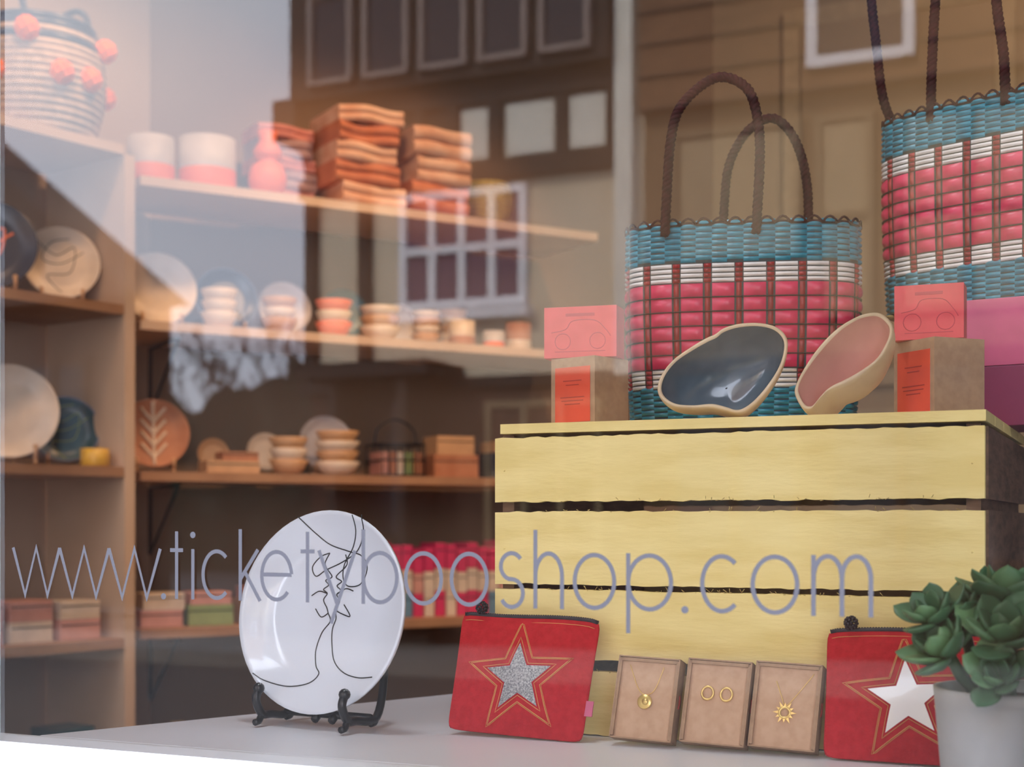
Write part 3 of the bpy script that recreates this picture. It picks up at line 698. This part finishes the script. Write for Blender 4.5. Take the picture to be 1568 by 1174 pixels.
mb.bb(-3.93,-3.78,YF,YF+.14,1.2,6,PANEL)
mb.build('timber_framed_building')
mb=MB()
mb.bb(-3.72,4.5,-15,YF,FL,3.3,OCH); mb.bb(-3.72,4.5,-15,YF+.12,3.3,7,TILE)
for r in range(14): mb.bb(-3.72,4.5,YF+.12,YF+.14,3.3+r*.26,3.3+r*.26+.02,TIMB)
window(mb,-2.32,-1.6,3.5,4.6,1,2,PANE,.08,YF+.14)
window(mb,-3.45,-2.45,2.1,3.1,1,1,BLIND,.05,fm=TFR); window(mb,-2.3,-1.9,1.6,3.1,1,2,BLIND,.05,fm=TFR); window(mb,-1.7,-.7,1.6,3.1,2,2,BLIND,.06,fm=TFR)
mb.bb(-3.7,4.4,YF,YF+.05,FL,1.3,BRICK)
window(mb,-3.45,-2.45,-.2,1.2,2,1,PANE,.06,YF+.06,fm=BRICK); window(mb,-2.2,-.6,-.3,1.2,3,1,PANE,.06,YF+.06,fm=BRICK); window(mb,0,2,-.3,1.2,3,1,PANE,.06,YF+.06,fm=BRICK)
mb.build('tile_hung_building')
mb=MB(); gx=-11.35; gy=-12; gb=-12.8
mb.bb(-17.5,gx,gb,gy,FL,2.9,BRICK)
vs=[(gx+.3,gy+.3,2.75),(-14.5,gy+.3,5.45),(-17.8,gy+.3,2.6),(gx+.3,gb,2.75),(-14.5,gb,5.45),(-17.8,gb,2.6)]
mb.add(vs,[(0,1,2),(5,4,3),(0,3,4,1),(1,4,5,2),(2,5,3,0)],mat('dark_slate_roof',(.05,.035,.03),.8))
window(mb,-13,-12,.8,2.0,2,2,PANE,.07,gy,BRICK); window(mb,-15.2,-14.2,.8,2.0,2,2,PANE,.07,gy,BRICK)
mb.build('gabled_brick_house')
BARK=mat('bark',(.07,.055,.05),.9)
def tree(loc,h,seed,top=5):
    random.seed(seed); mb=MB()
    def br(p,d,L,r,lv):
        q=p+d*L; m_=p.lerp(q,.5)+Vector((random.uniform(-1,1),random.uniform(-1,1),0))*L*.05
        mb.tube([p,m_,q],[r,r*.85,r*.68],BARK,5)
        if lv==0: return
        for k in range(3):
            nd=(d+Vector((random.uniform(-.6,.6),random.uniform(-.6,.6),random.uniform(.0,.4)))).normalized()
            br(q,nd,L*random.uniform(.62,.80),max(.012,r*.55),lv-1)
    br(Vector((0,0,0)),Vector((0,0,1)),h*.3,h*.014,top); mb.build('bare_tree',loc)
tree((-21.2,-30,FL-.119),7.4,1); tree((-23.4,-30.5,FL-.119),6.6,2); tree((-19.6,-31,FL-.119),6.9,6)
mb=MB(); HED=mat('dark_hedge',(.04,.045,.035),.9,(.02,.025,.02),3)
def hf(u,v):
    x=-40+30*u; return (x,-26+.3*math.sin(x*5+v*9),FL-.119+(4.4+.40*math.sin(x*1.3)+.25*math.sin(x*3.1)+.12*math.sin(x*9))*v)
mb.grid(hf,240,8,HED); mb.build('hedge')
mb=MB(); mb.bb(-45,25,-40,-.9,FL-.22,FL-.12,mat('asphalt',(.06,.06,.065),.8,bump=.3)); mb.build('road')
mb=MB(); PV=mat('paving',(.22,.21,.2),.8,(.18,.17,.165),3); mb.bb(-45,25,-.9,.93,FL-.22,FL,PV); mb.bb(-45,25,-9.0,-7.6,FL-.12,FL,PV); mb.build('pavement')
# ---------------------------------------------------------------- lights + sky
w=bpy.data.worlds.new('World'); scene.world=w; w.use_nodes=True; nt=w.node_tree; bg=nt.nodes['Background']
tc=nt.nodes.new('ShaderNodeTexCoord'); n=nt.nodes.new('ShaderNodeTexNoise'); n.inputs['Scale'].default_value=2.2; n.inputs['Detail'].default_value=5
r=nt.nodes.new('ShaderNodeValToRGB'); r.color_ramp.elements[0].position=.35; r.color_ramp.elements[1].position=.7
r.color_ramp.elements[0].color=(.58,.65,.82,1); r.color_ramp.elements[1].color=(.80,.85,.95,1)
nt.links.new(tc.outputs['Generated'],n.inputs['Vector']); nt.links.new(n.outputs['Fac'],r.inputs['Fac']); nt.links.new(r.outputs['Color'],bg.inputs['Color'])
bg.inputs['Strength'].default_value=9.2
def light(name,typ,loc,e,col,size=.1,rot=None,aim=None,ang=100,blend=.6):
    d=bpy.data.lights.new(name,typ); d.energy=e; d.color=col
    if typ in('POINT','SPOT'): d.shadow_soft_size=size
    if typ=='SPOT': d.spot_size=rad(ang); d.spot_blend=blend
    if typ=='SUN': d.angle=rad(8)
    o=bpy.data.objects.new(name,d); o.location=loc; scene.collection.objects.link(o)
    if rot is not None: o.rotation_euler=rot
    if aim is not None: o.rotation_euler=(Vector(aim)-Vector(loc)).to_track_quat('-Z','Y').to_euler()
    return o
dirv=Vector((.25,-.72,-.55)); light('sun','SUN',(0,6,8),11,(1,.90,.76),rot=dirv.to_track_quat('-Z','Y').to_euler())
WC=(1,.60,.34)
light('ceiling_spot','SPOT',(-1.45,2.45,1.75),30,WC,.05,aim=(-2.3,2.85,.0),ang=92)
light('ceiling_spot','SPOT',(-.95,2.95,1.80),44,WC,.05,aim=(-1.75,3.35,.55),ang=62,blend=.5)
light('ceiling_spot','SPOT',(-.50,2.45,1.80),80,WC,.05,aim=(-1.85,3.2,-.10),ang=44,blend=.7)
light('ceiling_spot','SPOT',(-1.7,1.9,1.75),28,WC,.05,aim=(-2.5,2.3,.0),ang=96)
light('ceiling_spot','SPOT',(.0,3.2,1.80),30,(1,.72,.45),.05,aim=(-.3,4.48,.7),ang=110)
light('display_fill_spot','SPOT',(-.75,1.12,1.44),24,(.93,.97,1),.15,aim=(-.50,1.22,-.2),ang=80,blend=.8)  # unseen fill lamp, added to brighten the display board
# ---------------------------------------------------------------- camera
cd=bpy.data.cameras.new('camera'); cam=bpy.data.objects.new('camera',cd); scene.collection.objects.link(cam)
cam.location=(0,0,0); cam.rotation_euler=(rad(90),0,rad(24)); cd.lens=50; cd.sensor_width=36; cd.shift_y=.1358
cd.clip_start=.02; cd.dof.use_dof=True; cd.dof.focus_distance=1.32; cd.dof.aperture_fstop=6.3
scene.camera=cam
for o in scene.objects:
    if o.parent is None: o.location.z+=ZC
